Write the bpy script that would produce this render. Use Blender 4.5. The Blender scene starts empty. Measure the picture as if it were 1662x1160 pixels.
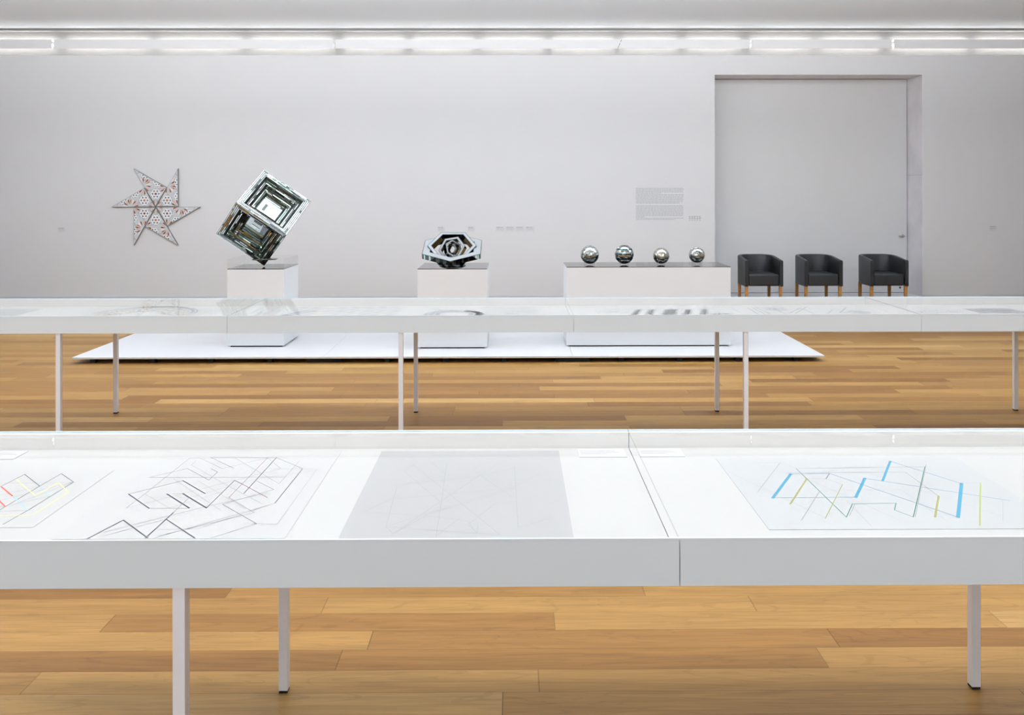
import bpy, math, random
from mathutils import Vector, Matrix
random.seed(7)
S = bpy.context.scene
COL = S.collection
PI = math.pi
def R(d): return math.radians(d)

# ---------------------------------------------------------------- materials
def lin(c):
    return tuple(((v/255)/12.92 if v/255 <= .04045 else ((v/255+.055)/1.055)**2.4) for v in c)

MATS = {}
def mat(name, col, rough=.5, metal=0., var=.03, scale=6., ior=1.45, emit=0., bump=0., bscale=60., spec=None):
    m = bpy.data.materials.new(name); m.use_nodes = True
    nt = m.node_tree; b = nt.nodes['Principled BSDF']
    c = lin(col)
    tc = nt.nodes.new('ShaderNodeTexCoord')
    nz = nt.nodes.new('ShaderNodeTexNoise'); nz.inputs['Scale'].default_value = scale; nz.inputs['Detail'].default_value = 3
    nt.links.new(tc.outputs['Object'], nz.inputs['Vector'])
    rp = nt.nodes.new('ShaderNodeValToRGB')
    rp.color_ramp.elements[0].position = .3; rp.color_ramp.elements[1].position = .7
    rp.color_ramp.elements[0].color = (*[v*(1-var) for v in c], 1)
    rp.color_ramp.elements[1].color = (*[min(1, v*(1+var)) for v in c], 1)
    nt.links.new(nz.outputs['Fac'], rp.inputs['Fac'])
    nt.links.new(rp.outputs['Color'], b.inputs['Base Color'])
    b.inputs['Roughness'].default_value = rough
    b.inputs['Metallic'].default_value = metal
    b.inputs['IOR'].default_value = ior
    if spec is not None: b.inputs['Specular IOR Level'].default_value = spec
    if emit:
        b.inputs['Emission Color'].default_value = (*c, 1); b.inputs['Emission Strength'].default_value = emit
    if bump:
        n2 = nt.nodes.new('ShaderNodeTexNoise'); n2.inputs['Scale'].default_value = bscale; n2.inputs['Detail'].default_value = 4
        nt.links.new(tc.outputs['Object'], n2.inputs['Vector'])
        bp = nt.nodes.new('ShaderNodeBump'); bp.inputs['Strength'].default_value = bump; bp.inputs['Distance'].default_value = .002
        nt.links.new(n2.outputs['Fac'], bp.inputs['Height']); nt.links.new(bp.outputs['Normal'], b.inputs['Normal'])
    MATS[name] = m
    return m

mat('wall_paint', (226,226,227), .75, var=.008, scale=.8, bump=.05, bscale=180)
mat('ceiling_paint', (240,246,252), .85, var=.006, scale=.5)
mat('cove_shade', (136,135,134), .8, var=.01)  # darker than the wall paint: the cove's shade is put into the colour
mat('lacquer', (220,229,235), .38, var=.006, scale=2)
mat('tray_wall_lit', (246,242,237), .6, var=.004)  # lighter, warmer lacquer copy: light on the inner tray walls put into colour
mat('tray_bed', (192,190,187), .8, spec=.15, var=.004)
mat('leg_paint', (232,232,236), .35, var=.008, scale=3)
mat('plinth_white', (243,246,249), .45, var=.006, scale=2)
mat('platform_white', (222,222,223), .5, var=.006, scale=1.5)
mat('rubber', (28,24,22), .7)
mat('recess_dark', (70,66,62), .8)
mat('shadow_gap_grey', (205,204,205), .6)
mat('paper', (190,188,186), .8, spec=.15, var=.004, scale=3)
mat('paper_cool', (186,186,186), .8, spec=.15, var=.006, scale=3)
mat('tracing', (173,171,170), .8, spec=.2, var=.012, scale=4)
mat('card', (202,201,201), .8, var=.004)
mat('wall_card', (221,221,222), .8, var=.004)
mat('door_paint', (224,224,224), .7, var=.012, scale=.7)
mat('concrete', (243,240,243), .75, var=.07, scale=2.2, bump=.15, bscale=30)
mat('steel', (170,170,172), .3, 1.)
mat('gap_dark', (60,58,58), .8)
mat('leather', (40,41,43), .42, var=.10, scale=9, bump=.12, bscale=140, spec=.5)
mat('leather_seat', (43,44,46), .45, var=.10, scale=9, bump=.12, bscale=140, spec=.5)
mat('oak_leg', (176,124,66), .5, var=.14, scale=14)
mat('panel_white', (232,232,233), .5, var=.005)
mat('tube', (255,253,250), .5, emit=17.)
mat('black_mirror', (16,16,17), .04, 0, ior=1.55)
mat('mirror', (196,202,200), .05, 1., var=.02)
mat('mirror_bright', (214,219,218), .09, 1., var=.02)
mat('mirror_green', (168,188,176), .05, 1., var=.04)
mat('mirror_dark', (86,92,90), .08, 1., var=.08)
mat('mirror_gold', (196,170,112), .09, 1., var=.05)
mat('mirror_teal', (58,98,100), .10, 1., var=.08)
mat('glitter', (188,190,190), .2, 1., var=.05)
mat('grout', (64,70,67), .6)
mat('band_white', (152,154,156), .35, var=.01)
mat('tile_white', (238,240,242), .3, var=.02)
mat('tile_grey', (208,211,213), .3, .0, var=.05)
mat('tile_blue', (52,64,84), .3, var=.05)
mat('tile_copper', (150,66,34), .28, .35, var=.12, scale=20)
mat('tile_orange', (196,126,64), .3, .2, var=.1)
mat('tile_sand', (214,192,176), .35, .1)
mat('relief_edge', (134,127,122), .5)
mat('relief_lead', (150,155,156), .4, .4)
mat('vinyl', (192,192,193), .8)
mat('vinyl_dark', (160,160,162), .8)
for n, c in dict(ink=(66,62,78), black=(48,44,52), grey=(128,128,132), pale=(154,155,158), plum=(128,84,104), red=(226,84,60), yellow=(232,220,140),
                 sky=(70,150,180), navy=(58,120,156), aqua=(150,200,210), green=(64,122,104), olive=(160,156,92), lime=(168,178,92),
                 brown=(170,148,112), tan=(208,198,182), smoke=(142,144,148), mist=(162,163,166), haze=(182,183,185)).items():
    mat('line_'+n, c, .8, var=.02)

def glass_mat(name, tint, ior, k=1.):
    m = bpy.data.materials.new(name); m.use_nodes = True
    nt = m.node_tree
    for n in list(nt.nodes):
        if n.type != 'OUTPUT_MATERIAL': nt.nodes.remove(n)
    out = [n for n in nt.nodes if n.type == 'OUTPUT_MATERIAL'][0]
    tr = nt.nodes.new('ShaderNodeBsdfTransparent'); tr.inputs[0].default_value = (*tint, 1)
    gl = nt.nodes.new('ShaderNodeBsdfGlossy'); gl.inputs['Roughness'].default_value = .015
    geo = nt.nodes.new('ShaderNodeNewGeometry')
    mp = nt.nodes.new('ShaderNodeMapRange')          # thin sheet: the same reflectance from both sides
    mp.inputs['To Min'].default_value = ior; mp.inputs['To Max'].default_value = 1/ior
    nt.links.new(geo.outputs['Backfacing'], mp.inputs['Value'])
    fr = nt.nodes.new('ShaderNodeFresnel'); nt.links.new(mp.outputs['Result'], fr.inputs['IOR'])
    mx = nt.nodes.new('ShaderNodeMixShader')
    sc = nt.nodes.new('ShaderNodeMath'); sc.operation = 'MULTIPLY'; sc.inputs[1].default_value = k; nt.links.new(fr.outputs[0], sc.inputs[0])
    nt.links.new(sc.outputs[0], mx.inputs[0]); nt.links.new(tr.outputs[0], mx.inputs[1]); nt.links.new(gl.outputs[0], mx.inputs[2])
    nt.links.new(mx.outputs[0], out.inputs['Surface'])
    MATS[name] = m
glass_mat('cover_glass', (.985,.99,.988), 1.36, .42)
glass_mat('acrylic', (.985,.988,.988), 1.35, .5)
glass_mat('acrylic_edge', (.80,.81,.81), 1.45)

def floor_mat():
    m = bpy.data.materials.new('oak_planks'); m.use_nodes = True
    nt = m.node_tree; N = nt.nodes; L = nt.links; b = N['Principled BSDF']
    def math_(op, a, bb=None, c=None):
        n = N.new('ShaderNodeMath'); n.operation = op
        for i, v in enumerate((a, bb, c)):
            if v is None: continue
            if isinstance(v, (int, float)): n.inputs[i].default_value = v
            else: L.new(v, n.inputs[i])
        return n.outputs[0]
    tc = N.new('ShaderNodeTexCoord'); sp = N.new('ShaderNodeSeparateXYZ'); L.new(tc.outputs['Object'], sp.inputs[0])
    x, y = sp.outputs[0], sp.outputs[1]
    ys = math_('DIVIDE', math_('SUBTRACT', y, .052), .1313)
    row = math_('FLOOR', ys)
    w = N.new('ShaderNodeTexWhiteNoise'); w.noise_dimensions = '1D'; L.new(row, w.inputs['W'])
    xs = math_('ADD', math_('DIVIDE', x, 1.75), math_('MULTIPLY', w.outputs['Value'], 9.37))
    colm = math_('FLOOR', xs)
    cb = N.new('ShaderNodeCombineXYZ'); L.new(row, cb.inputs[0]); L.new(colm, cb.inputs[1])
    w2 = N.new('ShaderNodeTexWhiteNoise'); w2.noise_dimensions = '3D'; L.new(cb.outputs[0], w2.inputs['Vector'])
    rnd = w2.outputs['Value']
    rp = N.new('ShaderNodeValToRGB'); L.new(rnd, rp.inputs['Fac'])
    e = rp.color_ramp.elements
    cols = [(0., (124,87,46)), (.3, (140,102,56)), (.55, (149,112,63)), (.8, (157,120,69)), (1., (172,137,85))]
    e[0].color = (*lin(cols[0][1]), 1); e[1].color = (*lin(cols[-1][1]), 1)
    for p, c in cols[1:-1]:
        k = e.new(p); k.color = (*lin(c), 1)
    def grain(sx, sy, det, dist):
        g = N.new('ShaderNodeCombineXYZ')
        L.new(math_('ADD', math_('MULTIPLY', x, sx), math_('MULTIPLY', rnd, 37.)), g.inputs[0])
        L.new(math_('MULTIPLY', y, sy), g.inputs[1]); L.new(math_('MULTIPLY', rnd, 11.), g.inputs[2])
        n = N.new('ShaderNodeTexNoise'); n.inputs['Scale'].default_value = 1; n.inputs['Detail'].default_value = det; n.inputs['Distortion'].default_value = dist
        L.new(g.outputs[0], n.inputs['Vector']); return n.outputs['Fac']
    g1 = grain(1.6, 26, 5, .6); g2 = grain(5, 120, 3, .2); g3 = grain(.8, 7, 2, 1.2)
    rings = math_('FRACT', math_('MULTIPLY', g3, 9.))
    rl = math_('SUBTRACT', 1., math_('MULTIPLY', math_('LESS_THAN', rings, .16), .10))
    k = math_('ADD', math_('MULTIPLY', g1, .72), math_('MULTIPLY', g2, .46))
    k = math_('MULTIPLY', math_('ADD', k, .42), rl)
    fy = math_('FRACT', ys); fx = math_('FRACT', xs)
    ed = math_('ADD', math_('LESS_THAN', fy, .017), math_('LESS_THAN', fx, .0022))
    k = math_('MULTIPLY', k, math_('SUBTRACT', 1., math_('MULTIPLY', math_('MINIMUM', ed, 1.), .38)))
    mx = N.new('ShaderNodeVectorMath'); mx.operation = 'SCALE'; L.new(rp.outputs['Color'], mx.inputs[0]); L.new(k, mx.inputs['Scale'])
    L.new(mx.outputs[0], b.inputs['Base Color'])
    L.new(math_('ADD', .30, math_('MULTIPLY', g1, .16)), b.inputs['Roughness'])
    b.inputs['IOR'].default_value = 1.42; b.inputs['Specular IOR Level'].default_value = .09
    MATS['oak_planks'] = m
floor_mat()

# ---------------------------------------------------------------- mesh builder
class MB:
    def __init__(s): s.v = []; s.f = []; s.m = []; s.slots = []
    def slot(s, name):
        if name not in s.slots: s.slots.append(name)
        return s.slots.index(name)
    def face(s, pts, m):
        i = len(s.v); s.v += [tuple(p) for p in pts]; s.f.append(tuple(range(i, i+len(pts)))); s.m.append(s.slot(m))
    def solid(s, pts, faces, m):
        i = len(s.v); s.v += [tuple(p) for p in pts]; k = s.slot(m)
        for f in faces: s.f.append(tuple(i+j for j in f)); s.m.append(k)
    def box(s, a, b, m):
        (x0,y0,z0), (x1,y1,z1) = a, b
        s.solid([(x0,y0,z0),(x1,y0,z0),(x1,y1,z0),(x0,y1,z0),(x0,y0,z1),(x1,y0,z1),(x1,y1,z1),(x0,y1,z1)],
                [(0,3,2,1),(4,5,6,7),(0,1,5,4),(1,2,6,5),(2,3,7,6),(3,0,4,7)], m)
    def prism(s, poly, z0, z1, m, M=None):            # poly counter-clockwise
        n = len(poly)
        pts = [Vector((x,y,z0)) for x,y in poly] + [Vector((x,y,z1)) for x,y in poly]
        if M: pts = [M @ p for p in pts]
        s.solid(pts, [tuple(range(n-1,-1,-1)), tuple(range(n,2*n))] + [(i,(i+1)%n,n+(i+1)%n,n+i) for i in range(n)], m)
    def lathe(s, prof, n, m, c=(0,0,0), M=None):
        pts = []
        for r, z in prof:
            for k in range(n):
                a = 2*PI*k/n; p = Vector((c[0]+r*math.cos(a), c[1]+r*math.sin(a), c[2]+z)); pts.append(M @ p if M else p)
        fs = []
        for j in range(len(prof)-1):
            for k in range(n):
                q = (k+1) % n; fs.append((j*n+k, j*n+q, (j+1)*n+q, (j+1)*n+k))
        fs.append(tuple(range(n-1,-1,-1))); fs.append(tuple((len(prof)-1)*n+k for k in range(n)))
        s.solid(pts, fs, m)
    def line(s, pts, w, z, m):                         # flat drawn line on a horizontal sheet
        for (x0,y0), (x1,y1) in zip(pts, pts[1:]):
            d = Vector((x1-x0, y1-y0))
            if d.length < 1e-5: continue
            d.normalize(); n = Vector((-d.y, d.x))*w/2; e = d*w*.5
            s.face([(x0-n.x-e.x, y0-n.y-e.y, z), (x1-n.x+e.x, y1-n.y+e.y, z), (x1+n.x+e.x, y1+n.y+e.y, z), (x0+n.x-e.x, y0+n.y-e.y, z)], m)
    def build(s, name, parent=None, loc=(0,0,0), bevel=0., smooth=None, seg=2):
        me = bpy.data.meshes.new(name); me.from_pydata(s.v, [], s.f)
        for n in s.slots: me.materials.append(MATS[n])
        me.polygons.foreach_set('material_index', s.m)
        if smooth:
            me.polygons.foreach_set('use_smooth', [True]*len(s.f)); me.set_sharp_from_angle(angle=R(smooth))
        me.update()
        o = bpy.data.objects.new(name, me); COL.objects.link(o); o.location = loc
        if parent: o.parent = parent
        if bevel:
            b = o.modifiers.new('bevel', 'BEVEL'); b.width = bevel; b.segments = seg; b.limit_method = 'ANGLE'; b.angle_limit = R(40)
        return o

def tag(o, label, cat, group=None):
    o['label'] = label; o['category'] = cat
    if group: o['group'] = group
    return o
def thing(name, label, cat, loc=(0,0,0), rz=0., group=None):
    o = bpy.data.objects.new(name, None); COL.objects.link(o)
    o.location = loc; o.rotation_euler = (0,0,rz); o.empty_display_size = .1
    return tag(o, label, cat, group)
def struct(o): o['kind'] = 'structure'; return o
def dup(root, loc, label, rz=0., group=None):
    r = root.copy(); COL.objects.link(r); r.location = loc; r.rotation_euler = (0,0,rz); r['label'] = label
    if group: r['group'] = group
    for ch in list(root.children):
        c = ch.copy(); COL.objects.link(c); c.parent = r
        for g in list(ch.children):
            d = g.copy(); COL.objects.link(d); d.parent = c
    return r

# ---------------------------------------------------------------- the room
WX, YB, YF, HC = 8.7, 12.94, -3.4, 4.19         # half width, back wall, wall behind the camera, ceiling
OX0, OX1, OZ = 3.136, 6.392, 3.478              # the recessed opening in the back wall
CZ0, CY = 3.775, 13.22                          # light cove along the top of the back wall
b = MB(); b.box((-WX-.2,YF-.2,-.2), (WX+.2,13.8,0), 'oak_planks'); struct(b.build('floor'))
b = MB(); b.box((-WX-.2,YF-.2,HC), (WX+.2,13.8,HC+.2), 'ceiling_paint'); struct(b.build('ceiling'))
for nm, x0, x1 in (('wall_left',-WX-.2,-WX), ('wall_right',WX,WX+.2)):
    b = MB(); b.box((x0,YF-.2,0), (x1,13.8,HC), 'wall_paint'); struct(b.build(nm))
b = MB(); b.box((-WX,YF-.2,0), (WX,YF,HC), 'wall_paint'); struct(b.build('wall_front'))
b = MB()
b.box((-WX,YB,0), (OX0,13.50,CZ0), 'wall_paint'); b.box((OX1,YB,0), (WX,13.50,CZ0), 'wall_paint')
b.box((OX0,YB,OZ), (OX1,13.50,CZ0), 'wall_paint')
b.box((-WX,CY,CZ0), (WX,13.50,HC), 'cove_shade'); b.box((-WX,YB+.002,HC-.006), (WX,CY,HC), 'cove_shade'); b.box((-WX,YB,HC-.032), (WX,YB+.010,HC), 'cove_shade'); b.box((-WX,13.50,0), (WX,13.8,HC), 'gap_dark')  # thin front lip added to block tube light from the ceiling
struct(b.build('wall_back'))
b = MB(); b.box((OX1-.008,YB+.004,0), (OX1,13.498,OZ), 'concrete'); b.box((OX0,YB+.004,OZ-.008), (OX1-.008,13.498,OZ), 'concrete')
b.box((OX1-.0085,YB+.02,1.905), (OX1-.0075,13.43,1.909), 'vinyl'); struct(b.build('trim_1'))
b = MB(); b.box((OX0,YB-.001,0), (OX1-.008,13.44,.006), 'concrete'); struct(b.build('trim_2'))
for i, (x0,x1) in enumerate(((-WX,OX0),(OX1,WX))):
    b = MB(); b.box((x0,YB-.012,0), (x1,YB,.034), 'shadow_gap_grey'); struct(b.build('shadow_gap_strip_'+('back_left','back_right')[i]))  # grey strip paints in the shadow gap at the foot of the wall
# flush door filling the recess
b = MB(); b.box((OX0+.002,13.44,.012), (OX1-.018,13.485,OZ-.014), 'door_paint'); d1 = struct(b.build('door_1', bevel=.002))
b = MB(); b.lathe([(.026,0),(.026,.008),(.012,.012),(.012,.045)], 20, 'steel', M=Matrix.Translation((6.305,13.44,.925)) @ Matrix.Rotation(R(90),4,'X'))
b.box((6.222,13.385,.914), (6.318,13.399,.936), 'steel'); b.build('handle', d1, bevel=.003)
b = MB(); b.lathe([(.016,0),(.016,.006),(.010,.010)], 16, 'gap_dark', M=Matrix.Translation((6.262,13.44,.09)) @ Matrix.Rotation(R(90),4,'X')); b.build('floor_lock', d1)

# cove lights: a white board in front of a hidden tube, board after board along the wall
joints = [-8.66,-7.145,-2.78,1.657,3.695,5.93,8.66]
where = ['short end piece of the cove light at the far left, beside the left wall', 'long cove light board above the star-shaped relief and the tilted cube',
         'long cove light board above the plinths of the ring sculpture and mirror balls', 'cove light board over the left part of the door recess, left of its centre joint',
         'cove light board over the right part of the door recess', 'cove light board at far right, past the door recess']
for i in range(6):
    x0, x1 = joints[i]+(.016 if i else 0), joints[i+1]-(.016 if i < 5 else 0)
    if i == 2: x1 = joints[3]-.004
    if i == 3: x0 = joints[3]+.004
    c = (x0+x1)/2; h = (x1-x0)/2
    t = thing('cove_light', where[i], 'light', (c,12.955,3.951), group='cove light boards along the back wall')
    b = MB()
    sl = .03 if i == 2 else 0; sr = .03 if i == 3 else 0
    p = [(-h-sr,-.070),(h-sl,-.070),(h+sl,.070),(-h+sr,.070)]
    b.solid([(x,-.008,z) for x,z in p]+[(x,.008,z) for x,z in p], [(0,1,2,3),(7,6,5,4),(0,4,5,1),(1,5,6,2),(2,6,7,3),(3,7,4,0)], 'panel_white')
    b.build('light_board', t)
    n = max(1, round(2*h/1.25)); L = 2*h/n
    for k in range(n):
        xa, xb = -h+k*L+.05, -h+(k+1)*L-.05
        for z in (.016,.083):
            b = MB(); b.lathe([(.008,0),(.012,.02),(.012,xb-xa-.02),(.008,xb-xa)], 8, 'tube', M=Matrix.Translation((xa,.21,z)) @ Matrix.Rotation(R(90),4,'Y'))
            b.build('fluorescent_tube', t, smooth=40)
    for k in range(n+1):
        b = MB(); b.box((max(-h+.02,-h+k*L-.03),.008,.022), (min(h-.02,-h+k*L+.03),.262,.048), 'panel_white'); b.build('lamp_holder', t)
    if i == 3:
        for z0, z1 in ((-.066,-.04),(-.02,.012),(.034,.062)):
            b = MB(); s = lambda z: -h-.004+.43*z
            b.solid([(s(z0)-.004,-.010,z0),(s(z0)+.004,-.010,z0),(s(z1)+.004,-.010,z1),(s(z1)-.004,-.010,z1)], [(0,1,2,3)], 'gap_dark')
            b.build('joint_strip', t)
SHEETS = {
 'colour': [
  ('black',0.003,[(0.01,0.004),(0.025,0.188),(0.131,0.084)]),
  ('black',0.003,[(0.125,-0.14),(0.131,0.084),(0.137,0.193),(0.215,0.118),(0.206,-0.106)]),
  ('black',0.003,[(0.206,-0.106),(0.196,-0.203)]),
  ('aqua',0.004,[(0.098,0.003),(0.206,-0.106)]),
  ('aqua',0.003,[(0.133,0.081),(0.21,0.002)]),
  ('red',0.005,[(0.02,0.078),(0.098,0.003)]),
  ('red',0.005,[(0.075,-0.026),(0.127,-0.079)]),
  ('yellow',0.004,[(0.026,0.142),(0.162,0.006),(0.17,0.114),(0.244,0.034),(0.239,-0.139),(0.114,-0.148)]),
  ('grey',0.0015,[(-0.048,0.109),(0.215,0.114)]),
  ('grey',0.0015,[(0.215,0.118),(0.135,-0.076)]),
  ('grey',0.0015,[(0.029,-0.014),(0.133,0.081)]),
  ('grey',0.0015,[(0.206,-0.107),(0.109,-0.114)]),
  ('grey',0.0015,[(0.21,0.002),(0.137,-0.066)]),
  ('grey',0.0015,[(0.215,0.118),(0.073,-0.043)]),
  ('grey',0.003,[(0.127,-0.079),(0.069,-0.076)]),
 ],
 'black': [
  ('ink',0.003,[(-0.131,0.07),(-0.246,-0.041)]),
  ('ink',0.005,[(-0.246,-0.041),(-0.138,-0.151)]),
  ('ink',0.002,[(-0.138,-0.151),(-0.026,-0.152)]),
  ('ink',0.005,[(-0.131,0.07),(-0.023,-0.039)]),
  ('ink',0.006,[(-0.133,-0.042),(-0.027,-0.149)]),
  ('ink',0.006,[(-0.088,-0.039),(0.022,-0.15)]),
  ('grey',0.002,[(-0.133,-0.042),(-0.088,-0.039)]),
  ('ink',0.003,[(0.022,-0.15),(0.027,0.071),(0.062,0.037)]),
  ('plum',0.003,[(0.062,0.037),(0.17,-0.073)]),
  ('grey',0.002,[(-0.203,-0.15),(-0.199,-0.041),(-0.193,0.287),(-0.161,0.286),(-0.049,0.179),(0.065,0.284)]),
  ('grey',0.003,[(-0.247,0.099),(0.178,0.098)]),
  ('grey',0.003,[(-0.247,0.099),(-0.161,0.181),(-0.053,0.074),(-0.052,0.146),(-0.083,0.178)]),
  ('grey',0.003,[(-0.013,0.182),(-0.126,0.29),(0.093,0.287),(0.209,0.175)]),
  ('ink',0.003,[(0.209,0.175),(0.204,-0.118)]),
  ('grey',0.002,[(0.204,-0.118),(-0.037,-0.35)]),
  ('plum',0.002,[(0.065,0.284),(0.058,-0.072)]),
  ('grey',0.002,[(0.058,-0.072),(0.167,-0.186),(-0.031,-0.337)]),
  ('ink',0.003,[(0.094,0.284),(0.091,-0.04)]),
  ('grey',0.0015,[(0.065,0.284),(0.139,0.176),(-0.203,-0.15)]),
  ('grey',0.0025,[(0.097,0.064),(0.17,-0.009),(0.058,-0.124)]),
  ('grey',0.003,[(0.058,-0.124),(0.197,-0.262)]),
  ('grey',0.002,[(0.197,-0.262),(0.107,-0.352)]),
  ('pale',0.002,[(-0.161,0.257),(-0.161,0.215),(0.024,0.022),(0.169,-0.121)]),
  ('grey',0.0015,[(0.18,0.25),(0.172,0.039),(-0.04,0.28)]),
  ('ink',0.004,[(-0.058,-0.229),(0.066,-0.351)]),
  ('grey',0.002,[(-0.058,-0.229),(-0.174,-0.336)]),
  ('ink',0.004,[(-0.207,-0.352),(-0.192,-0.302),(-0.171,-0.234),(-0.055,-0.35)]),
  ('ink',0.004,[(-0.06,-0.35),(-0.057,-0.183)]),
  ('grey',0.002,[(-0.057,-0.183),(-0.057,-0.071)]),
  ('grey',0.002,[(-0.185,-0.313),(0.019,-0.139),(0.16,-0.038)]),
  ('pale',0.002,[(-0.053,-0.298),(0.053,-0.293),(0.188,-0.134)]),
  ('pale',0.0015,[(0.159,-0.259),(0.253,-0.266),(0.256,0.171),(0.097,0.176)]),
  ('pale',0.0015,[(-0.199,-0.041),(-0.081,-0.151),(0.051,0.007)]),
  ('pale',0.0015,[(-0.083,0.066),(0.136,-0.16)]),
  ('pale',0.0015,[(-0.171,-0.07),(-0.057,-0.071),(0.091,0.083),(0.265,0.163)]),
  ('pale',0.0015,[(-0.167,0.086),(0.071,-0.172)]),
 ],
 'trace': [
  ('pale',0.002,[(-0.204,0.037),(-0.19,-0.279),(-0.164,-0.323),(-0.032,-0.038),(0.096,0.222),(0.234,0.136)]),
  ('pale',0.002,[(-0.196,-0.079),(0.153,0.003)]),
  ('pale',0.002,[(-0.19,-0.275),(-0.046,-0.151),(0.153,0.016),(0.234,0.136)]),
  ('pale',0.002,[(-0.181,-0.045),(-0.267,-0.174)]),
  ('pale',0.002,[(-0.267,-0.174),(-0.062,-0.214),(0.025,-0.242),(0.053,-0.325)]),
  ('pale',0.002,[(-0.167,0.235),(-0.202,0.16),(-0.064,-0.1)]),
  ('pale',0.002,[(-0.182,0.225),(0.114,-0.334)]),
  ('pale',0.002,[(-0.07,0.234),(-0.059,-0.092),(-0.052,-0.348)]),
  ('pale',0.002,[(0.039,0.213),(0.017,0.166),(0.147,-0.079)]),
  ('pale',0.002,[(0.15,0.203),(0.16,-0.289),(0.249,-0.224)]),
  ('pale',0.002,[(0.153,-0.102),(0.097,-0.116),(0.026,-0.268),(0.053,-0.319),(0.053,-0.262)]),
  ('pale',0.002,[(-0.19,-0.279),(0.114,-0.334)]),
  ('pale',0.002,[(-0.124,0.244),(-0.07,0.14),(-0.202,0.02)]),
  ('pale',0.002,[(-0.164,-0.323),(-0.085,-0.193),(0.153,0.0)]),
  ('pale',0.002,[(0.236,-0.125),(0.277,-0.103)]),
  ('pale',0.002,[(-0.051,-0.336),(0.003,-0.221)]),
  ('pale',0.002,[(-0.192,0.036),(0.031,0.103),(0.15,0.184)]),
 ],
 'blue': [
  ('sky',0.011,[(-0.199,0.135),(-0.318,-0.065)]),
  ('sky',0.011,[(0.016,0.094),(-0.076,-0.062)]),
  ('sky',0.009,[(0.167,0.253),(0.062,0.073)]),
  ('sky',0.012,[(0.289,0.045),(0.141,-0.211)]),
  ('navy',0.003,[(-0.199,0.135),(-0.076,0.139),(0.141,-0.211)]),
  ('navy',0.003,[(-0.318,-0.065),(-0.076,-0.062)]),
  ('navy',0.003,[(0.016,0.094),(0.352,-0.093)]),
  ('navy',0.003,[(0.167,0.253),(0.289,0.045)]),
  ('green',0.003,[(-0.165,0.186),(-0.162,-0.208),(-0.107,-0.113),(0.019,-0.109),(-0.008,-0.158),(0.02,-0.209),(0.254,0.198)]),
  ('pale',0.003,[(-0.15,-0.199),(-0.102,-0.117)]),
  ('pale',0.003,[(0.025,-0.209),(0.269,0.221)]),
  ('grey',0.002,[(-0.165,0.186),(0.254,0.198)]),
  ('pale',0.002,[(-0.164,0.092),(-0.105,0.091),(-0.074,0.039)]),
  ('grey',0.004,[(-0.105,0.091),(-0.076,0.139)]),
  ('grey',0.002,[(-0.205,0.147),(0.167,0.147),(0.167,-0.057)]),
  ('olive',0.006,[(-0.164,0.092),(-0.283,-0.112)]),
  ('olive',0.003,[(-0.075,0.039),(-0.222,-0.215)]),
  ('olive',0.007,[(0.167,-0.057),(0.079,-0.21)]),
  ('lime',0.005,[(0.349,0.049),(0.169,-0.267)]),
  ('pale',0.0015,[(0.291,0.049),(0.349,0.049)]),
  ('pale',0.003,[(-0.197,0.243),(-0.348,-0.018)]),
  ('pale',0.003,[(-0.161,-0.01),(-0.291,-0.227)]),
  ('pale',0.0015,[(-0.292,0.239),(-0.197,0.243),(-0.165,0.186)]),
  ('pale',0.0012,[(-0.292,0.239),(-0.164,0.092),(-0.027,-0.233)]),
  ('pale',0.0012,[(-0.391,0.16),(-0.22,-0.215)]),
  ('pale',0.0012,[(-0.161,-0.01),(0.081,-0.003),(0.096,-0.235)]),
  ('pale',0.0012,[(0.012,0.196),(0.273,-0.22)]),
  ('pale',0.0012,[(0.329,-0.1),(0.249,-0.236)]),
  ('pale',0.0012,[(-0.113,-0.086),(-0.121,-0.272)]),
 ],
}
# ---------------------------------------------------------------- table vitrines
HT, HB, BED = .857, .748, .804
def vitrine(label, y0, y1, cuts, legs, xs=0.):
    t = thing('table_vitrine', label, 'display case', ((cuts[0]+cuts[-1])/2, (y0+y1)/2, 0), group=None)
    ox, oy = -t.location.x, -t.location.y
    g = .0012
    for i, (a, c) in enumerate(zip(cuts, cuts[1:])):
        a += g; c -= g
        b = MB()
        b.box((a,y0,HB), (c,y0+.018,HT), 'lacquer'); b.box((a,y1-.018,HB), (c,y1,HT), 'lacquer')
        b.m[4] = b.m[8] = b.slot('tray_wall_lit')
        b.box((a,y0+.018,HB), (c,y1-.018,BED), 'tray_bed')
        if i == 0: b.box((a,y0+.018,BED), (a+.018,y1-.018,HT), 'lacquer')
        if i == len(cuts)-2: b.box((c-.018,y0+.018,BED), (c,y1-.018,HT), 'lacquer')
        for v in range(len(b.v)): b.v[v] = (b.v[v][0]+ox, b.v[v][1]+oy, b.v[v][2])
        b.build('display_tray', t)
        b = MB(); b.box((a+ox,y0+oy,HT+.0004), (c+ox,y1+oy,HT+.006), 'cover_glass')
        b.box((a+ox,y0+oy-.0005,HT+.0004), (c+ox,y0+oy+.004,HT+.0055), 'lacquer'); b.box((a+ox,y1+oy-.004,HT+.0004), (c+ox,y1+oy+.0005,HT+.0055), 'lacquer')
        k = b.slot('acrylic_edge')
        for fi in ((3,) if i < len(cuts)-2 else ()): b.m[fi] = k
        b.build('glass_cover', t)
    w = .015
    for xf, xb in legs:
        for x, y in ((xf,y0+.021), (xb,y1-.066)):
            b = MB(); b.box((x-w+ox,y-w+oy,.008), (x+w+ox,y+w+oy,HB), 'leg_paint'); l = b.build('leg', t, bevel=.0015)
            b = MB(); b.box((x-w+.001+ox,y-w+.001+oy,0), (x+w-.001+ox,y+w-.001+oy,.008), 'rubber'); b.build('foot_pad', l)
    return t
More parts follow.
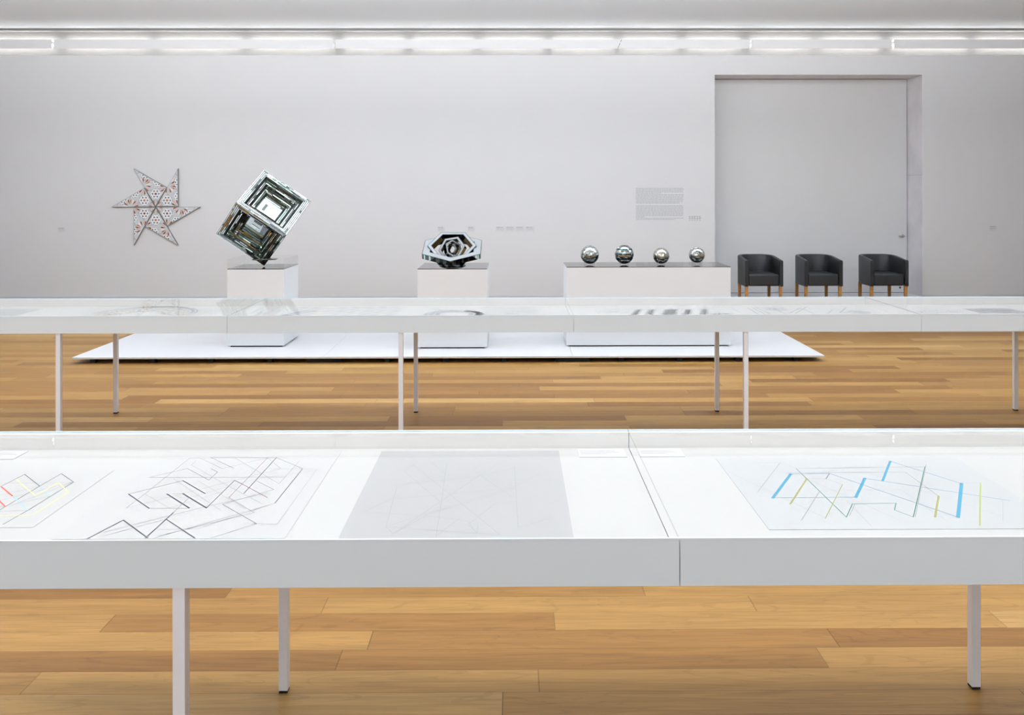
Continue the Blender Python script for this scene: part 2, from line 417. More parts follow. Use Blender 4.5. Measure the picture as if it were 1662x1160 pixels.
vitrine('long white table vitrine in the foreground, nearest the camera, holding large line drawings', 1.99, 2.89, [-1.893,.397,2.705], [(-.803,-.779),(1.563,1.567)])
vitrine('long white table vitrine behind the foreground one, standing before the low white platform', 5.505, 6.405, [-4.19,-1.893,.397,2.708,5.0], [(-3.01,-3.022),(-.749,-.746),(1.543,1.550),(3.835,3.838)])

def sheet(name, label, key, cx, cy, w, h, m, z=BED+.0004, group='drawings in the foreground vitrine'):
    b = MB(); b.box((-w/2,-h/2,0), (w/2,h/2,.0008), m)
    for i, (c, wd, pts) in enumerate(SHEETS[key]): b.line(pts, wd*.8, .0010+.00002*i, 'line_'+c)
    return tag(b.build(name, None, (cx,cy,z)), label, 'drawing', group)
sheet('drawing_sheet', 'white drawing with yellow, red and pale blue zigzag lines at far left of foreground vitrine', 'colour', -1.561,2.434,.574,.446, 'paper')
sheet('drawing_sheet', 'large white drawing of dense black angular zigzag lines in foreground vitrine', 'black', -.885,2.49,.595,.71, 'paper')
sheet('drawing_sheet', 'grey tracing paper with faint pale lines in foreground vitrine', 'trace', -.149,2.483,.604,.715, 'tracing')
sheet('drawing_sheet', 'wide cool white drawing with bold blue and green lines at right of foreground vitrine', 'blue', 1.066,2.464,.794,.575, 'paper_cool')
def caption(cx, cy, w, label):
    b = MB(); b.box((-w/2,-.043,0), (w/2,.043,.0015), 'card')
    for j, (x0,x1) in enumerate(((-.44,.30),(-.44,.38),(-.44,.1))):
        x = x0
        while x < x1:
            l = random.uniform(.04,.10); b.line([(x*w,.018-.014*j),(min(x+l,x1)*w,.018-.014*j)], .004, .0017, 'line_pale'); x += l+.03
    tag(b.build('caption_card', None, (cx,cy,BED+.0004)), label, 'label', 'caption cards in the foreground vitrine')
caption(-1.735,2.813,.15,'small white caption card behind the yellow and red zigzag drawing')
caption(.297,2.813,.16,'small white caption card left of the glass seam in foreground vitrine')
caption(.497,2.815,.15,'small white caption card right of the glass seam in foreground vitrine')

# drawings in the second vitrine, seen at a grazing angle
def far_sheet(cx, cy, w, h, m, label, fn):
    b = MB(); b.box((-w/2,-h/2,0), (w/2,h/2,.0008), m)
    fn(b, w, h); tag(b.build('drawing_sheet', None, (cx,cy,BED+.0004)), label, 'drawing', 'drawings in the second vitrine')
def q(b, x, y, l, w, ang, c, z):
    d = Vector((math.cos(ang), math.sin(ang)))*l/2; b.line([(x-d.x,y-d.y),(x+d.x,y+d.y)], w, z, 'line_'+c)
def p_plain(b, w, h):
    for i in range(5): b.line([(-w*.4,-h*.3+i*.12*h),(w*.42,-h*.32+i*.13*h)], .006, .001+i*.00002, 'line_mist')
def arc(b, cx, cy, r, a0, a1, n, c, wd, z):
    pts = [(cx+r*math.cos(R(a0+(a1-a0)*i/n)), cy+r*math.sin(R(a0+(a1-a0)*i/n))) for i in range(n+1)]
    b.line(pts, wd, z, 'line_'+c)
def p_ring(b, w, h):
    z = .001
    for i in range(13):
        x = -w*.46+i*w*.077; b.line([(x-.05,-h*.45),(x+.07,h*.44)], .004, z, 'line_haze'); z += 1e-5
    for r, c, wd in ((.36,'grey',.008),(.33,'mist',.02),(.27,'pale',.008),(.12,'grey',.006)): arc(b,.06,-.06,r,0,180,26,c,wd,z); z += 1e-5
    rr = random.Random(3)
    for i in range(230):
        a = R(rr.uniform(-20,200)); r = .12+.17*rr.random(); c = rr.choice(['brown','tan','tan','grey','pale','mist'])
        x, y = .06+r*math.cos(a)*1.15, -.08+r*math.sin(a)
        if y > -h*.47: q(b, x, y, .028, .010, rr.uniform(0,PI), c, z); z += 1e-6
    for i in range(8): b.line([(.34+.03*i,-.2+.02*i),(.40+.03*i,.15-.01*i)], .004, z, 'line_mist')
def p_check(b, w, h):
    z = .001
    for i in range(8):
        for j in range(7):
            x = -w*.42+i*w*.12+(j%2)*.03; y = -h*.42+j*h*.14
            c = 'tan' if i == 2 and j%2 == 0 else ('grey','pale','mist')[(i*3+j*5)%3]
            for k in range(3): q(b, x+.012*k, y+.012*k, .05, .008, R(50 if (i+j)%2 else -8), c, z)
    q(b, -w*.40, -h*.2, .30, .03, R(62), 'smoke', .0011); q(b, -w*.33, -h*.2, .30, .012, R(62), 'grey', .0011)
def p_grey_ring(b, w, h):
    z = .001; rr = random.Random(5)
    for i in range(70):
        a = R(-25+230*i/70); 
        for r, wd, l in ((.185,.016,.03),(.15,.02,.035),(.11,.02,.03)):
            if rr.random() < .85: q(b, -.19+r*math.cos(a)*1.1, -.14+r*math.sin(a), l, wd, a+R(90)+rr.uniform(-.5,.5), rr.choice(['smoke','grey','pale']), z); z += 1e-6
    arc(b,-.15,-.13,.14,-30,80,10,'haze',.05,z+.0001)
    for i in range(60): q(b, rr.uniform(0,.42), rr.uniform(-.19,.18), .05, .006, rr.choice([.3,.9,-.3]), rr.choice(['pale','mist','grey']), z+.0002+i*1e-6)
    for i in range(6): b.line([(-.42+.03*i,.19-.03*i),(-.26+.02*i,-.02-.01*i)], .005, z, 'line_mist')
def p_bars(b, w, h):
    z = .001; rr = random.Random(9)
    for k, x in enumerate((-.22,-.12,.0,.045,.15,.27)):
        for i in range(16):
            for j in range(4): q(b, x+.012*j-.07*i/16+.06, .06-.26*i/16, .018, .009, R(20*(j%3)), rr.choice(['grey','pale','mist','smoke' if k in (2,4) else 'pale']), z)
    for y in (.06,.10): b.line([(-.40,y),(.42,y+.02)], .008, z, 'line_mist')
    for x in (.06,.40): 
        for i in range(24): q(b, x+.05*rr.gauss(0,1), -.16+.02*rr.gauss(0,1), .03, .01, rr.uniform(0,3), rr.choice(['grey','smoke','haze']), z+.0001)
    for i in range(30): q(b, -.34+.06*rr.gauss(0,1), -.08+.07*rr.random(), .03, .006, rr.uniform(0,3), 'mist', z)
def p_lines(b, w, h):
    for l in ([(-.388,.14),(-.40,-.18)],[(-.356,.14),(-.352,-.18)],[(-.324,.14),(-.312,-.18)],[(-.17,-.15),(0,.12),(.005,-.16)],[(-.127,-.156),(.072,.18)],
              [(.102,-.16),(.206,.02),(.258,-.13)],[(.20,-.13),(.357,.146)],[(-.33,.15),(-.22,.13),(-.20,-.17)]): b.line(l, .007, .001, 'line_grey')
    rr = random.Random(4)
    for cx, cy, a in ((-.20,.06,.085),(.35,-.10,.075)):
        for i in range(70):
            t = rr.uniform(0,2*PI); r = math.sqrt(rr.random()); q(b, cx+a*r*math.cos(t), cy+a*r*math.sin(t), .022, .008, rr.uniform(0,3), rr.choice(['grey','pale','smoke']), .0011+i*1e-6)
def p_faint(b, w, h):
    rr = random.Random(6)
    for i in range(60): q(b, rr.uniform(-.18,.18), rr.uniform(-.12,.02), .03, .008, rr.uniform(0,3), rr.choice(['pale','mist']), .001+i*1e-6)
def p_grid(b, w, h):
    rr = random.Random(8)
    for i in range(22):
        for j in range(13): q(b, -w*.46+i*w*.0425, -h*.44+j*h*.073, .013, .010, R(90*((i+j)%2)), ('grey','pale','mist')[rr.randrange(3)], .001)
far_sheet(-3.84,6.06,.62,.38,'tracing','grey sheet of paper at the far left end of the second vitrine', p_plain)
far_sheet(-2.72,6.06,.98,.48,'paper','drawing of a brownish mosaic ring at left of second vitrine', p_ring)
far_sheet(-1.255,6.08,.83,.46,'paper','drawing with rows of slanted grey and tan checks in second vitrine', p_check)
far_sheet(-.235,6.075,.92,.43,'paper','drawing of a dark grey segmented ring in front of the middle plinth', p_grey_ring)
far_sheet(1.065,6.075,.93,.41,'paper','drawing of slanted dotted grey bars in front of the mirror ball plinth', p_bars)
far_sheet(2.14,6.085,1.02,.40,'paper','drawing of thin angled lines and two dark ovals, in front of the chairs', p_lines)
far_sheet(3.10,6.07,.45,.36,'paper','faint pale drawing just right of the right hand glass seam in second vitrine', p_faint)
far_sheet(3.515,6.04,.36,.24,'tracing','small grey gridded drawing at right end of second vitrine', p_grid)

# ---------------------------------------------------------------- platform and plinths
t = thing('exhibition_platform', 'low white platform raised on dark feet under the three plinths', 'platform', (-.63,9.35,0))
ox, oy = .63, -9.35; PZ = .062
for x0, x1 in ((-4.306,-1.863),(-1.861,.577),(.579,3.046)):
    b = MB(); b.box((x0+ox,8.13+oy,.044), (x1+ox,10.57+oy,PZ), 'platform_white'); b.build('platform_slab', t, bevel=.002)
for i in range(13):
    x = -4.12+.575*i; big = i in (4,8)
    if big: x = (-1.862,.578)[i//8]
    for y in (8.20,9.35,10.45):
        if y > 8.3 and i % 2: continue
        b = MB(); hw = .17 if big else .025
        b.box((x-hw+ox,y-.03+oy,0), (x+hw+ox,y+.03+oy,.044), 'rubber'); b.build('platform_foot', t)

def plinth(label, x0, x1, y0, y1, h):
    t = thing('sculpture_plinth', label, 'plinth', ((x0+x1)/2,(y0+y1)/2,PZ), group='white plinths on the platform')
    w, d = (x1-x0)/2, (y1-y0)/2
    b = MB(); b.box((-w+.03,-d+.012,0), (w-.03,d-.012,.014), 'recess_dark'); b.build('recessed_base', t)
    b = MB(); b.box((-w,-d,.014), (w,d,h-PZ-.006), 'plinth_white'); b.build('plinth_body', t, bevel=.002)
    b = MB(); b.box((-w+.001,-d+.001,h-PZ-.006), (w-.001,d-.001,h-PZ), 'black_mirror'); b.build('mirror_top', t)
    return t
p1 = plinth('square white plinth with clear acrylic guard, carrying the tilted mirrored cube', -2.970,-2.382,8.64,9.21,.872)
w, d, z = .294, .285, .872-PZ
b = MB()
for a, c in (((-w,-d,z),(w,-d+.006,z+.098)), ((-w,d-.006,z),(w,d,z+.098)), ((-w,-d+.006,z),(-w+.006,d-.006,z+.098)), ((w-.006,-d+.006,z),(w,d-.006,z+.098))):
    b.box(a, c, 'acrylic')
    for k in (-6+1,): b.m[k] = b.slot('acrylic_edge')
b.build('acrylic_guard', p1)
plinth('square white plinth with dark mirrored top in the middle, carrying the hexagonal ring sculpture', -.987,-.272,8.53,9.22,.880)
plinth('long white plinth with dark mirrored top, carrying four mirror balls', .548,2.252,8.615,9.165,.888)
# ---------------------------------------------------------------- star relief on the wall
RS = .692
t = thing('star_relief', 'six-pointed pinwheel wall relief of white, blue and copper mosaic triangles', 'wall art', (-5.535,YB,1.424))
def P2(r, a): return Vector((r*math.cos(R(a)), r*math.sin(R(a))))
for k in range(6):
    b = MB(); a = 60*k
    M = Matrix(((1,0,0,0),(0,0,-1,0),(0,1,0,0),(0,0,0,1)))       # x,y in the wall plane, z towards the room
    poly = [P2(.004,a-30), P2(RS,a)-P2(.002,a-60), P2(RS/2,a-60)+P2(.0,a)]
    cen = sum(poly, Vector((0,0)))/3
    poly = [cen+(p-cen)*.985 for p in poly]
    pp = poly if (poly[1]-poly[0]).cross(poly[2]-poly[0]) > 0 else poly[::-1]
    b.prism([tuple(p) for p in pp], .004, .034, 'relief_edge', M)
    ins = [cen+(p-cen)*.955 for p in pp]
    b.prism([tuple(p) for p in ins], .030, .036, 'tile_grey', M)
    def inside(p, mrg=.004):
        for i in range(3):
            u, v = ins[i], ins[(i+1)%3]; e = (v-u).normalized()
            if e.cross(p-u) < mrg: return False
        return True
    def clip(poly_):
        out = poly_
        for i in range(3):
            u, v = ins[i], ins[(i+1)%3]; e = (v-u).normalized(); inp = out; out = []
            for j in range(len(inp)):
                p, q_ = inp[j], inp[(j+1)%len(inp)]; dp, dq = e.cross(p-u)-.003, e.cross(q_-u)-.003
                if dp >= 0: out.append(p)
                if (dp >= 0) != (dq >= 0): out.append(p+(q_-p)*(dp/(dp-dq)))
            if len(out) < 3: return []
        return out
    def tile(poly_, z, m):
        c_ = clip([Vector(p) for p in poly_])
        if c_: b.face([M @ Vector((p.x,p.y,z)) for p in c_], m)
    def ngon(c_, r, n, z, m, rot=0): tile([c_+P2(r,rot+360*i/n) for i in range(n)], z, m)
    def rosette(c_, r, s):
        ngon(c_, r*1.12, 6, .0362, 'relief_lead', a+30); ngon(c_, r, 12, .0364, 'tile_white', a+15)
        for i in range(6):
            q_ = c_+P2(r*.62,a+60*i); ngon(q_, r*.23, 3, .0368, 'tile_blue', a+60*i+180*s)
        ngon(c_, r*.24, 6, .0368, 'tile_orange' if k % 2 else 'tile_copper', a)
    def fan(c_, r, a0, a1, n):
        for i in range(n):
            u, v = a0+(a1-a0)*i/n, a0+(a1-a0)*(i+1)/n; mid = (u+v)/2; g = (v-u)*.32
            tile([c_+P2(r*.30,mid), c_+P2(r*.8,mid-g), c_+P2(r,mid), c_+P2(r*.8,mid+g)], .0367, ('tile_copper','tile_sand','tile_copper','tile_white','tile_orange')[i%5])
    O = Vector((0,0))
    d1_ = P2(1,a); d2_ = P2(1,a-60)
    hexc = P2(.202,a-30)
    rosette(hexc, .078, 0)
    for f in (.475, .72):                                        # half rosettes along the outer edge
        e0, e1 = P2(RS/2,a-60), P2(RS,a); rosette(e0+(e1-e0)*((f-.475)*1.45+.28), .066, 1)
    fan(P2(.385,a), .125, a-180, a, 9)
    fan(P2(RS/2,a-60), .115, a+30, a+180, 6)
    fan(O, .105, a-60, a, 3)
    for s_, r_ in ((P2(.385,a),.098),(O,.082)):
        pass
    for u, v in ((P2(.115,a),P2(.115,a-60)),(P2(.29,a),P2(.345,a-60)*.98),(P2(.47,a),P2(RS,a)+(P2(RS/2,a-60)-P2(RS,a))*.62),(P2(.60,a),P2(RS,a)+(P2(RS/2,a-60)-P2(RS,a))*.22)):
        n_ = (v-u).normalized(); n_ = Vector((-n_.y,n_.x))*.0035; tile([u-n_, v-n_, v+n_, u+n_], .0363, 'relief_lead')
    b.build('triangular_panel', t)

# ---------------------------------------------------------------- mirrored cube standing on a corner
E_ = .598
TIP = .880
t = thing('mirrored_cube', 'cube sculpture of mirror strips with recessed square faces, balanced on one corner', 'sculpture', (-2.672,8.925,TIP-.004))
A0 = Vector((1,1,1)).normalized().rotation_difference(Vector((0,0,1))).to_matrix()
v_ = A0 @ Vector((1,1,-1)); az = math.degrees(math.atan2(v_.y, v_.x))
cand = [(math.degrees(math.atan2((A0@Vector(c)).y,(A0@Vector(c)).x))) for c in ((1,1,-1),(1,-1,1),(-1,1,1))]
MC = Matrix.Translation((0,0,E_*math.sqrt(3)/2)) @ (Matrix.Rotation(R(-107-cand[0]),3,'Z') @ A0).to_4x4()
rr = random.Random(11)
def mirror_face(n, u):
    n = Vector(n); u = Vector(u); v = n.cross(u); a = E_
    b = MB()
    def pt(x, y, dd): return MC @ (u*(x*a)+v*(y*a)+n*(a*.5-dd))
    # profile of the stepped recess: (distance in from the edge, depth)
    prof = [(0,0),(.028,0),(.056,0),(.084,0),(.112,.003),(.125,.024),(.14,.046),(.165,.048),(.19,.05),(.205,.072),(.222,.096),(.25,.098),(.28,.10),(.296,.122),(.314,.145)]
    for k in range(len(prof)-1):
        (i0,d0),(i1,d1) = prof[k], prof[k+1]
        steep = d1-d0 > .012
        def base(i,dd): return [(-.5+i,-.5+i,dd),(.5-i,-.5+i,dd),(.5-i,.5-i,dd),(-.5+i,.5-i,dd)]
        q0, q1 = base(i0,d0+.004), base(i1,d1+.004)
        for s in range(4):
            e = (s+1)%4
            b.face([pt(*q0[s]),pt(*q0[e]),pt(*q1[e]),pt(*q1[s])], 'grout')
            o0, o1 = base(i0+.0060,d0+(.0015 if steep else 0)), base(i1-.0060,d1-(.0015 if steep else 0))
            A, B, C_, D = (Vector(p) for p in (o0[s],o0[e],o1[e],o1[s]))
            cuts = [0.]; L = 1-2*i0
            while cuts[-1] < 1: cuts.append(min(1., cuts[-1]+rr.uniform(.05,.30)/max(L,.2)*(.6 if rr.random()<.5 else 1.5)))
            ma = rr.choice(['mirror_bright','mirror_bright','mirror'] if d1 < .01 else ['mirror_bright','mirror_green','mirror_green','mirror'])
            for c0, c1 in zip(cuts, cuts[1:]):
                if c1-c0 < .015: continue
                g = .0035/L
                q_ = [A.lerp(B,c0+g),A.lerp(B,c1-g),D.lerp(C_,c1-g),D.lerp(C_,c0+g)]
                tk = .0007 if d1 < .01 else .0016; tl = [rr.uniform(-tk,tk) for _ in range(2)]
                ps = [pt(p.x,p.y,p.z+(tl[0] if j in (0,3) else -tl[0])+(tl[1] if j < 2 else -tl[1])) for j, p in enumerate(q_)]
                r_ = rr.random()
                b.face(ps, ma if r_ < (.7 if d1 < .01 else .4) else 'mirror_bright' if r_ < .78 else 'mirror_green' if r_ < .92 else 'mirror_dark')
    i, dd = prof[-1]
    cpl = [(-.5+i,-.5+i,dd),(.5-i,-.5+i,dd),(.5-i,.5-i,dd),(-.5+i,.5-i,dd)]
    b.face([pt(*p) for p in cpl], 'mirror')
    for q0 in (-.07,.06): b.face([pt(-.1,q0,dd-.002),pt(.06,q0,dd-.002),pt(.06,q0+.05,dd-.004),pt(-.1,q0+.05,dd-.004)], 'mirror_dark' if q0 > 0 else 'mirror_bright')
    o = b.build('mirror_face', t)
for n, u in (((1,0,0),(0,1,0)),((-1,0,0),(0,-1,0)),((0,1,0),(0,0,1)),((0,-1,0),(0,0,-1)),((0,0,1),(1,0,0)),((0,0,-1),(-1,0,0))): mirror_face(n, u)
b = MB()
b.prism([tuple(P2(.135,a)) for a in (-137,-107,-17,13,103,133)], .068, .078, 'mirror_dark')
b.prism([tuple(P2(.150,a)) for a in (-137,-107,-17,13,103,133)], .078, .081, 'glitter'); b.build('corner_collar', t)

# ---------------------------------------------------------------- nested hexagonal rings
t = thing('hexagonal_ring_sculpture', 'sculpture of tilted nested hexagonal mirror rings on a black dome base', 'sculpture', (-.654,8.90,.880))
def hex_ring(name, ro, ri, th, rot, M, top, inner, outer, strips=0):
    b = MB(); po = [P2(ro,rot+60*i) for i in range(6)]; pi = [P2(ri,rot+60*i) for i in range(6)]
    T = lambda p, z: M @ Vector((p.x,p.y,z))
    for i in range(6):
        j = (i+1)%6
        b.face([T(po[i],th/2),T(po[j],th/2),T(pi[j],th/2),T(pi[i],th/2)], top)
        b.face([T(pi[i],-th/2),T(pi[j],-th/2),T(po[j],-th/2),T(po[i],-th/2)], 'mirror_dark')
        b.face([T(pi[i],th/2),T(pi[j],th/2),T(pi[j],-th/2),T(pi[i],-th/2)], inner)
        b.face([T(po[i],-th/2),T(po[j],-th/2),T(po[j],th/2),T(po[i],th/2)], outer)
        if strips:                                               # narrow upright mirror strips round the outer band
            nrm = ((po[i]+po[j])/2).normalized()
            for s in range(strips):
                u0, u1 = (s+.08)/strips, (s+.92)/strips; o = nrm*(.0015+.001*(s%3))
                b.face([T(po[i].lerp(po[j],u)+o,z) for u, z in ((u0,-th/2+.002),(u1,-th/2+.002),(u1,th/2-.003),(u0,th/2-.003))], ('mirror_dark','mirror_dark','mirror_green','mirror')[(s*7+i)%4 if s%5 else 0])
    # thin dark arrises
    for zz in (th/2+.0006,):
        for poly_, w_ in ((po,-.0065),(pi,.0065)):
            for i in range(6):
                j = (i+1)%6; sc = lambda p: p*(1+w_/p.length)
                b.face([T(poly_[i],zz),T(poly_[j],zz),T(sc(poly_[j]),zz),T(sc(poly_[i]),zz)] if w_ > 0 else [T(sc(poly_[i]),zz),T(sc(poly_[j]),zz),T(poly_[j],zz),T(poly_[i],zz)], 'grout')
    return b.build(name, t)
def TM(z, rx, rz=0, ry=0, x=0, y=0): return Matrix.Translation((x,y,z)) @ Matrix.Rotation(R(rz),4,'Z') @ Matrix.Rotation(R(rx),4,'X') @ Matrix.Rotation(R(ry),4,'Y')
hex_ring('outer_ring', .355, .262, .055, 30, TM(.172,20.5), 'band_white', 'mirror_dark', 'mirror_dark', 16)
hex_ring('middle_ring', .262, .218, .080, 0, TM(.182,35,0,0,-.004,-.005), 'band_white', 'mirror_dark', 'mirror_dark')
hex_ring('inner_ring', .150, .118, .055, 12, TM(.172,58,-16), 'band_white', 'mirror_dark', 'mirror')
hex_ring('inner_ring', .108, .082, .050, 25, TM(.170,66,38), 'band_white', 'mirror_gold', 'mirror')
hex_ring('core_ring', .070, .044, .040, 8, TM(.170,75,-30), 'mirror', 'mirror_dark', 'mirror_bright')
b = MB(); b.lathe([(.145,0),(.140,.010),(.110,.024),(.055,.034),(.02,.036)], 40, 'black_mirror'); b.build('dome_base', t, smooth=40)

# ---------------------------------------------------------------- mirror balls
def ball(label, x, y, zc, r, style, seed):
    b = MB(); rr = random.Random(seed)
    nl = 20 if style != 'bands' else 18; th0 = .0
    M0 = Matrix.Identity(3)
    pr = [(max(.0005,r*.984*math.sin(PI*k/24)), -r*.984*math.cos(PI*k/24)) for k in range(25)]
    b.lathe(pr, 40, 'grout')
    for i in range(nl):
        t0, t1 = PI*i/nl, PI*(i+1)/nl; tm = (t0+t1)/2
        n = max(5, round(2*nl*math.sin(tm)*(1.15 if style != 'bands' else .8)))
        off = rr.random()
        for k in range(n):
            a0, a1 = 2*PI*(k+off)/n, 2*PI*(k+1+off)/n; g = .05
            c0 = []
            for (tt, aa) in ((t1-g*(t1-t0),a0+g*(a1-a0)),(t1-g*(t1-t0),a1-g*(a1-a0)),(t0+g*(t1-t0),a1-g*(a1-a0)),(t0+g*(t1-t0),a0+g*(a1-a0))):
                c0.append(Vector((math.sin(tt)*math.cos(aa), math.sin(tt)*math.sin(aa), math.cos(tt)))*r)
            tl = .0012
            c0 = [p*(1+rr.uniform(-tl,tl)*5) for p in c0]
            m = 'mirror_bright' if rr.random() < .6 else 'mirror'
            if style == 'bands' and i in (2,5,8,11,14): m = 'mirror_teal' if rr.random() < .7 else 'mirror_dark'
            if style == 'gold':
                am = (a0+a1)/2
                if abs(math.sin(3*am+6*tm)) < .28: m = 'mirror_gold'
            if style == 'dots' and rr.random() < .06: m = 'mirror_dark'
            if style == 'rough' and rr.random() < .12: m = rr.choice(['mirror_green','mirror_dark','glitter'])
            b.face(c0, m)
    return tag(b.build('mirror_ball', None, (x,y,zc)), label, 'mirror ball', 'mirror balls on the long plinth')
def ring(x, y, z, r, h, label):
    b = MB(); n = 36; pr = [(r,0),(r,h),(r-.006,h),(r-.006,0)]
    pts = [(pr_[0]*math.cos(2*PI*k/n), pr_[0]*math.sin(2*PI*k/n), pr_[1]) for pr_ in pr for k in range(n)]
    fs = [(j*n+k, j*n+(k+1)%n, ((j+1)%4)*n+(k+1)%n, ((j+1)%4)*n+k) for j in range(4) for k in range(n)]
    b.solid(pts, fs, 'acrylic'); tag(b.build('ring_stand', None, (x,y,z), smooth=40), label, 'stand', 'clear ring stands under the mirror balls')
Z3 = .888
def setball(x, y, r, rs, h, label, rl, style, seed):
    h = max(h, r-math.sqrt(r*r-rs*rs)+.003); zc = Z3+h+math.sqrt(r*r-(rs-.006)**2)+.001
    ball(label, x, y, zc, r, style, seed); ring(x, y, Z3, rs, h, rl)
setball(.812,8.87,.098,.062,.012,'silver mirror ball of tiny uneven facets, leftmost on the long plinth','clear ring stand under the leftmost mirror ball','rough',1)
setball(1.180,8.87,.101,.050,.010,'mirror ball with dark teal horizontal bands','clear ring stand under the teal banded mirror ball','bands',2)
setball(1.572,8.86,.086,.045,.010,'mirror ball with curling pale gold mosaic lines','clear ring stand under the gold lined mirror ball','gold',3)
setball(1.962,8.90,.084,.060,.034,'silver mirror ball with small dark dots, rightmost on the long plinth','tall clear ring stand under the rightmost mirror ball','dots',4)

# ---------------------------------------------------------------- tub chairs
def chair_outline(hw, yf, yb, n=2.8, seg=26):
    pts = [(-hw,yf)]; ys = .02
    for i in range(seg+1):
        a = PI - PI*i/seg; c, s = math.cos(a), math.sin(a)
        pts.append((hw*math.copysign(abs(c)**(2/n),c), ys+(yb-ys)*abs(s)**(2/n)))
    pts.append((hw,yf)); return pts
t = thing('tub_chair', 'black leather tub chair on oak legs, nearest the long plinth', 'chair', (3.667,12.45,0), group='black tub chairs in front of the door recess')
HWo, TH = .280, .052
yf, yb = -.30, .30
outp = chair_outline(HWo, yf, yb); inp = chair_outline(HWo-TH, yf, yb-TH-.004)
def top_h(y):
    s = min(1, max(0, (y-yf)/(yb-yf))); s = 1-(1-s)**1.7; return .642+.052*s
b = MB(); n = len(outp); pts = []
prof = []
for i in range(n):
    o, q_ = Vector(outp[i]), Vector(inp[i]); h = top_h((o.y+q_.y)/2)
    for f, z in ((.06,.262),(0,.270),(0,h-.016),(.10,h-.004),(.3,h),(.7,h),(.90,h-.004),(1,h-.016),(1,.30),(.9,.262)):
        p = o.lerp(q_,f); pts.append((p.x,p.y,z))
m_ = 10
fs = [(i*m_+k, i*m_+(k+1)%m_, (i+1)*m_+(k+1)%m_, (i+1)*m_+k) for i in range(n-1) for k in range(m_)]
fs = [f[::-1] for f in fs]
fs += [tuple(range(m_-1,-1,-1))[::-1], tuple((n-1)*m_+k for k in range(m_))[::-1]]
b.solid(pts, fs, 'leather')
sh = b.build('shell', t, smooth=50)
import bmesh
def fix(o):
    bm = bmesh.new(); bm.from_mesh(o.data); bmesh.ops.recalc_face_normals(bm, faces=bm.faces); bm.to_mesh(o.data); bm.free()
fix(sh)
for s in (-1,1):                                                 # piped arm fronts
    b = MB(); b.box((s*(HWo-TH/2)-.021,yf-.006,.285), (s*(HWo-TH/2)+.021,yf+.004,.625), 'leather')
    b.build('arm_front', t, bevel=.005)
b = MB(); si = chair_outline(HWo-TH-.004, yf+.012, yb-TH-.010)
b.prism(si[::-1], .266, .440, 'leather_seat'); st = b.build('seat', t, bevel=.022, smooth=40, seg=4); fix(st)
for x, y in ((-.25,-.265),(.25,-.265),(-.225,.205),(.225,.205)):
    b = MB(); u, l_ = .021, .018
    b.solid([(x-l_,y-l_,0),(x+l_,y-l_,0),(x+l_,y+l_,0),(x-l_,y+l_,0),(x-u,y-u,.268),(x+u,y-u,.268),(x+u,y+u,.268),(x-u,y+u,.268)],
            [(0,3,2,1),(4,5,6,7),(0,1,5,4),(1,2,6,5),(2,3,7,6),(3,0,4,7)], 'oak_leg'); b.build('leg', t, bevel=.002)
dup(t, (4.542,12.45,0), 'black leather tub chair on oak legs, middle one of the three')
dup(t, (5.508,12.45,0), 'black leather tub chair on oak legs, furthest right, beside the concrete reveal')

# ---------------------------------------------------------------- texts and labels on the back wall
def words(b, x0, x1, z, hgt, m, rr, y=-.0016):
    x = x0
    while x < x1-.004:
        l = min(rr.uniform(.012,.05), x1-x); b.face([(x,y,z),(x+l,y,z),(x+l,y,z+hgt),(x,y,z+hgt)], m); x += l+.006
rr = random.Random(21)
lines = [(1,1)]*4+[(.55,1)]+[(1,1)]*7+[(.92,1)]+[(0,0)]+[(1,1)]*9+[(.2,1)]+[(1,1),(.83,1)]
wt = thing('wall_text', 'block of small grey vinyl text lines on the back wall, above the mirror balls', 'wall text', (2.278,YB,1.457))
b = MB()
for i, (f, on) in enumerate(lines):
    if not on: b.build('paragraph', wt); b = MB()
    if on: words(b, -.373, -.373+.746*f-rr.uniform(0,.014), .24-.0194*i, .0105, 'vinyl', rr)
b.build('paragraph', wt)
b = MB()
for r_ in range(3):
    for c_ in range(5):
        x0 = -.095+.039*c_; z = .020-.027*r_; m = 'vinyl_dark' if r_ < 2 else 'vinyl'
        for j in range(2): words(b, x0, x0+rr.uniform(.024,.034), z+.010*j, .007, m, rr)
tag(b.build('sponsor_logos', None, (2.826,YB,1.232)), 'small cluster of dark grey vinyl logos low beside the wall text', 'wall text')
def wlabel(x, label, w=.12):
    b = MB(); b.box((-w/2,-.003,-.045), (w/2,-.0002,.045), 'wall_card'); rr = random.Random(int(x*100)+900)
    words(b, -w*.40, w*.25, .022, .007, 'vinyl_dark', rr, -.0034); words(b, -w*.40, w*.35, .010, .006, 'vinyl', rr, -.0034)
    words(b, -w*.40, w*.40, -.006, .005, 'vinyl', rr, -.0034); words(b, -w*.40, w*.3, -.018, .005, 'vinyl', rr, -.0034)
    tag(b.build('wall_label', None, (x,YB,1.072)), label, 'label', 'small labels on the back wall')
wlabel(-7.005,'small pale wall label left of the star relief')
wlabel(-1.127,'small pale wall label above the left side of the ring sculpture')
wlabel(-.658,'small pale wall label above the right side of the ring sculpture')
for x, l in ((-.205,'first from the left'),(-.052,'second from the left'),(.101,'third from the left'),(.254,'last on the right')):
    wlabel(x, 'wall label in the touching row of four between plinths, '+l, .15)
wlabel(7.49,'small pale wall label at right of the door recess')

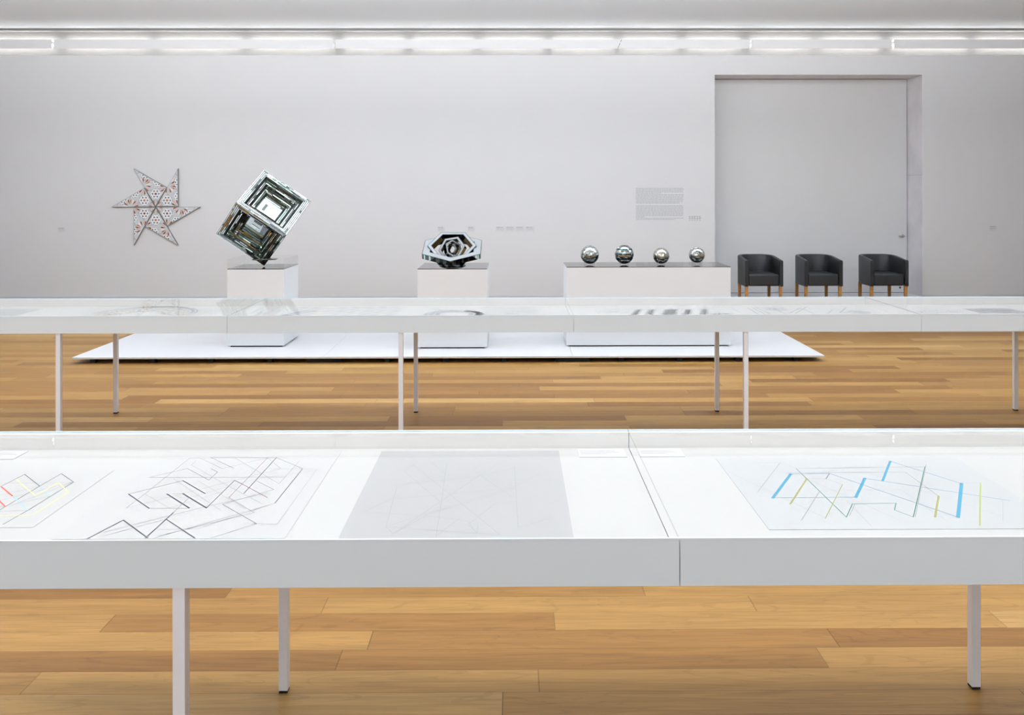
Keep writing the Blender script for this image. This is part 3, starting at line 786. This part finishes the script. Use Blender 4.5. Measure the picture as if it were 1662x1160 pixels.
# ---------------------------------------------------------------- light and camera
def area(name, loc, sx, sy, power, rot=(0,0,0), col=(1,1,1), spread=180):
    l = bpy.data.lights.new(name, 'AREA'); l.shape = 'RECTANGLE'; l.size = sx; l.size_y = sy; l.energy = power; l.color = col; l.spread = R(spread)
    o = bpy.data.objects.new(name, l); COL.objects.link(o); o.location = loc; o.rotation_euler = [R(v) for v in rot]
LC = (.942,.985,1.042)
area('ceiling_light_front', (-.5,2.7,4.12), 13, 1., 186, col=LC, spread=105)
area('ceiling_light_middle', (-.5,5.9,4.12), 13, .8, 74, col=LC, spread=66)
area('plinth_fill', (-.5,3.3,4.1), 12, .4, 34, (66,0,0), col=LC, spread=75)  # unseen lamp added to brighten the plinth and vitrine fronts
area('back_wall_fill', (-.9,9.0,3.95), 13, .5, 42, (74,0,0), col=LC, spread=130)  # unseen lamp turned on the back wall, added to brighten it
area('fill_up_rear', (-.5,-.8,3.6), 15, 1., 85, (180,0,0), col=LC)  # unseen fill, added for soft bounce on faces turned to the camera
area('fill_up_front', (-.5,3.9,3.6), 15, 1., 125, (180,0,0), col=LC)  # unseen fill, added for even ambient light off the ceiling
area('fill_up_back', (-.5,8.3,3.6), 15.5, .8, 640, (171,0,0), col=LC)  # unseen fill, added to brighten the ceiling near the back wall
area('window_light', (-.5,-3.3,2.75), 15, 1.9, 205, (90,0,0), col=LC)
w_ = bpy.data.worlds.new('World'); S.world = w_; w_.use_nodes = True
w_.node_tree.nodes['Background'].inputs[0].default_value = (.5,.5,.5,1); w_.node_tree.nodes['Background'].inputs[1].default_value = .3
cam = bpy.data.cameras.new('camera'); co = bpy.data.objects.new('camera', cam); COL.objects.link(co)
cam.sensor_width = 36; cam.lens = 1350/1662*36
cam.shift_x = -12/1662; cam.shift_y = -274/1662
co.matrix_world = Matrix.Translation((0,0,1.7)) @ Matrix.Rotation(R(-.40),4,'Z') @ Matrix.Rotation(R(90),4,'X') @ Matrix.Rotation(R(-.076),4,'Z')
cam.clip_start = .05; cam.clip_end = 100
S.camera = co
S.view_settings.view_transform = 'Standard'; S.view_settings.look = 'None'; S.view_settings.exposure = 0; S.view_settings.gamma = 1
cy = S.cycles
cy.max_bounces = 7; cy.diffuse_bounces = 3; cy.glossy_bounces = 4; cy.adaptive_threshold = .06; cy.adaptive_min_samples = 12; cy.transparent_max_bounces = 12; cy.transmission_bounces = 6
cy.caustics_reflective = False; cy.caustics_refractive = False; cy.sample_clamp_indirect = 6; cy.blur_glossy = .5
cy.use_denoising = True; cy.use_light_tree = False
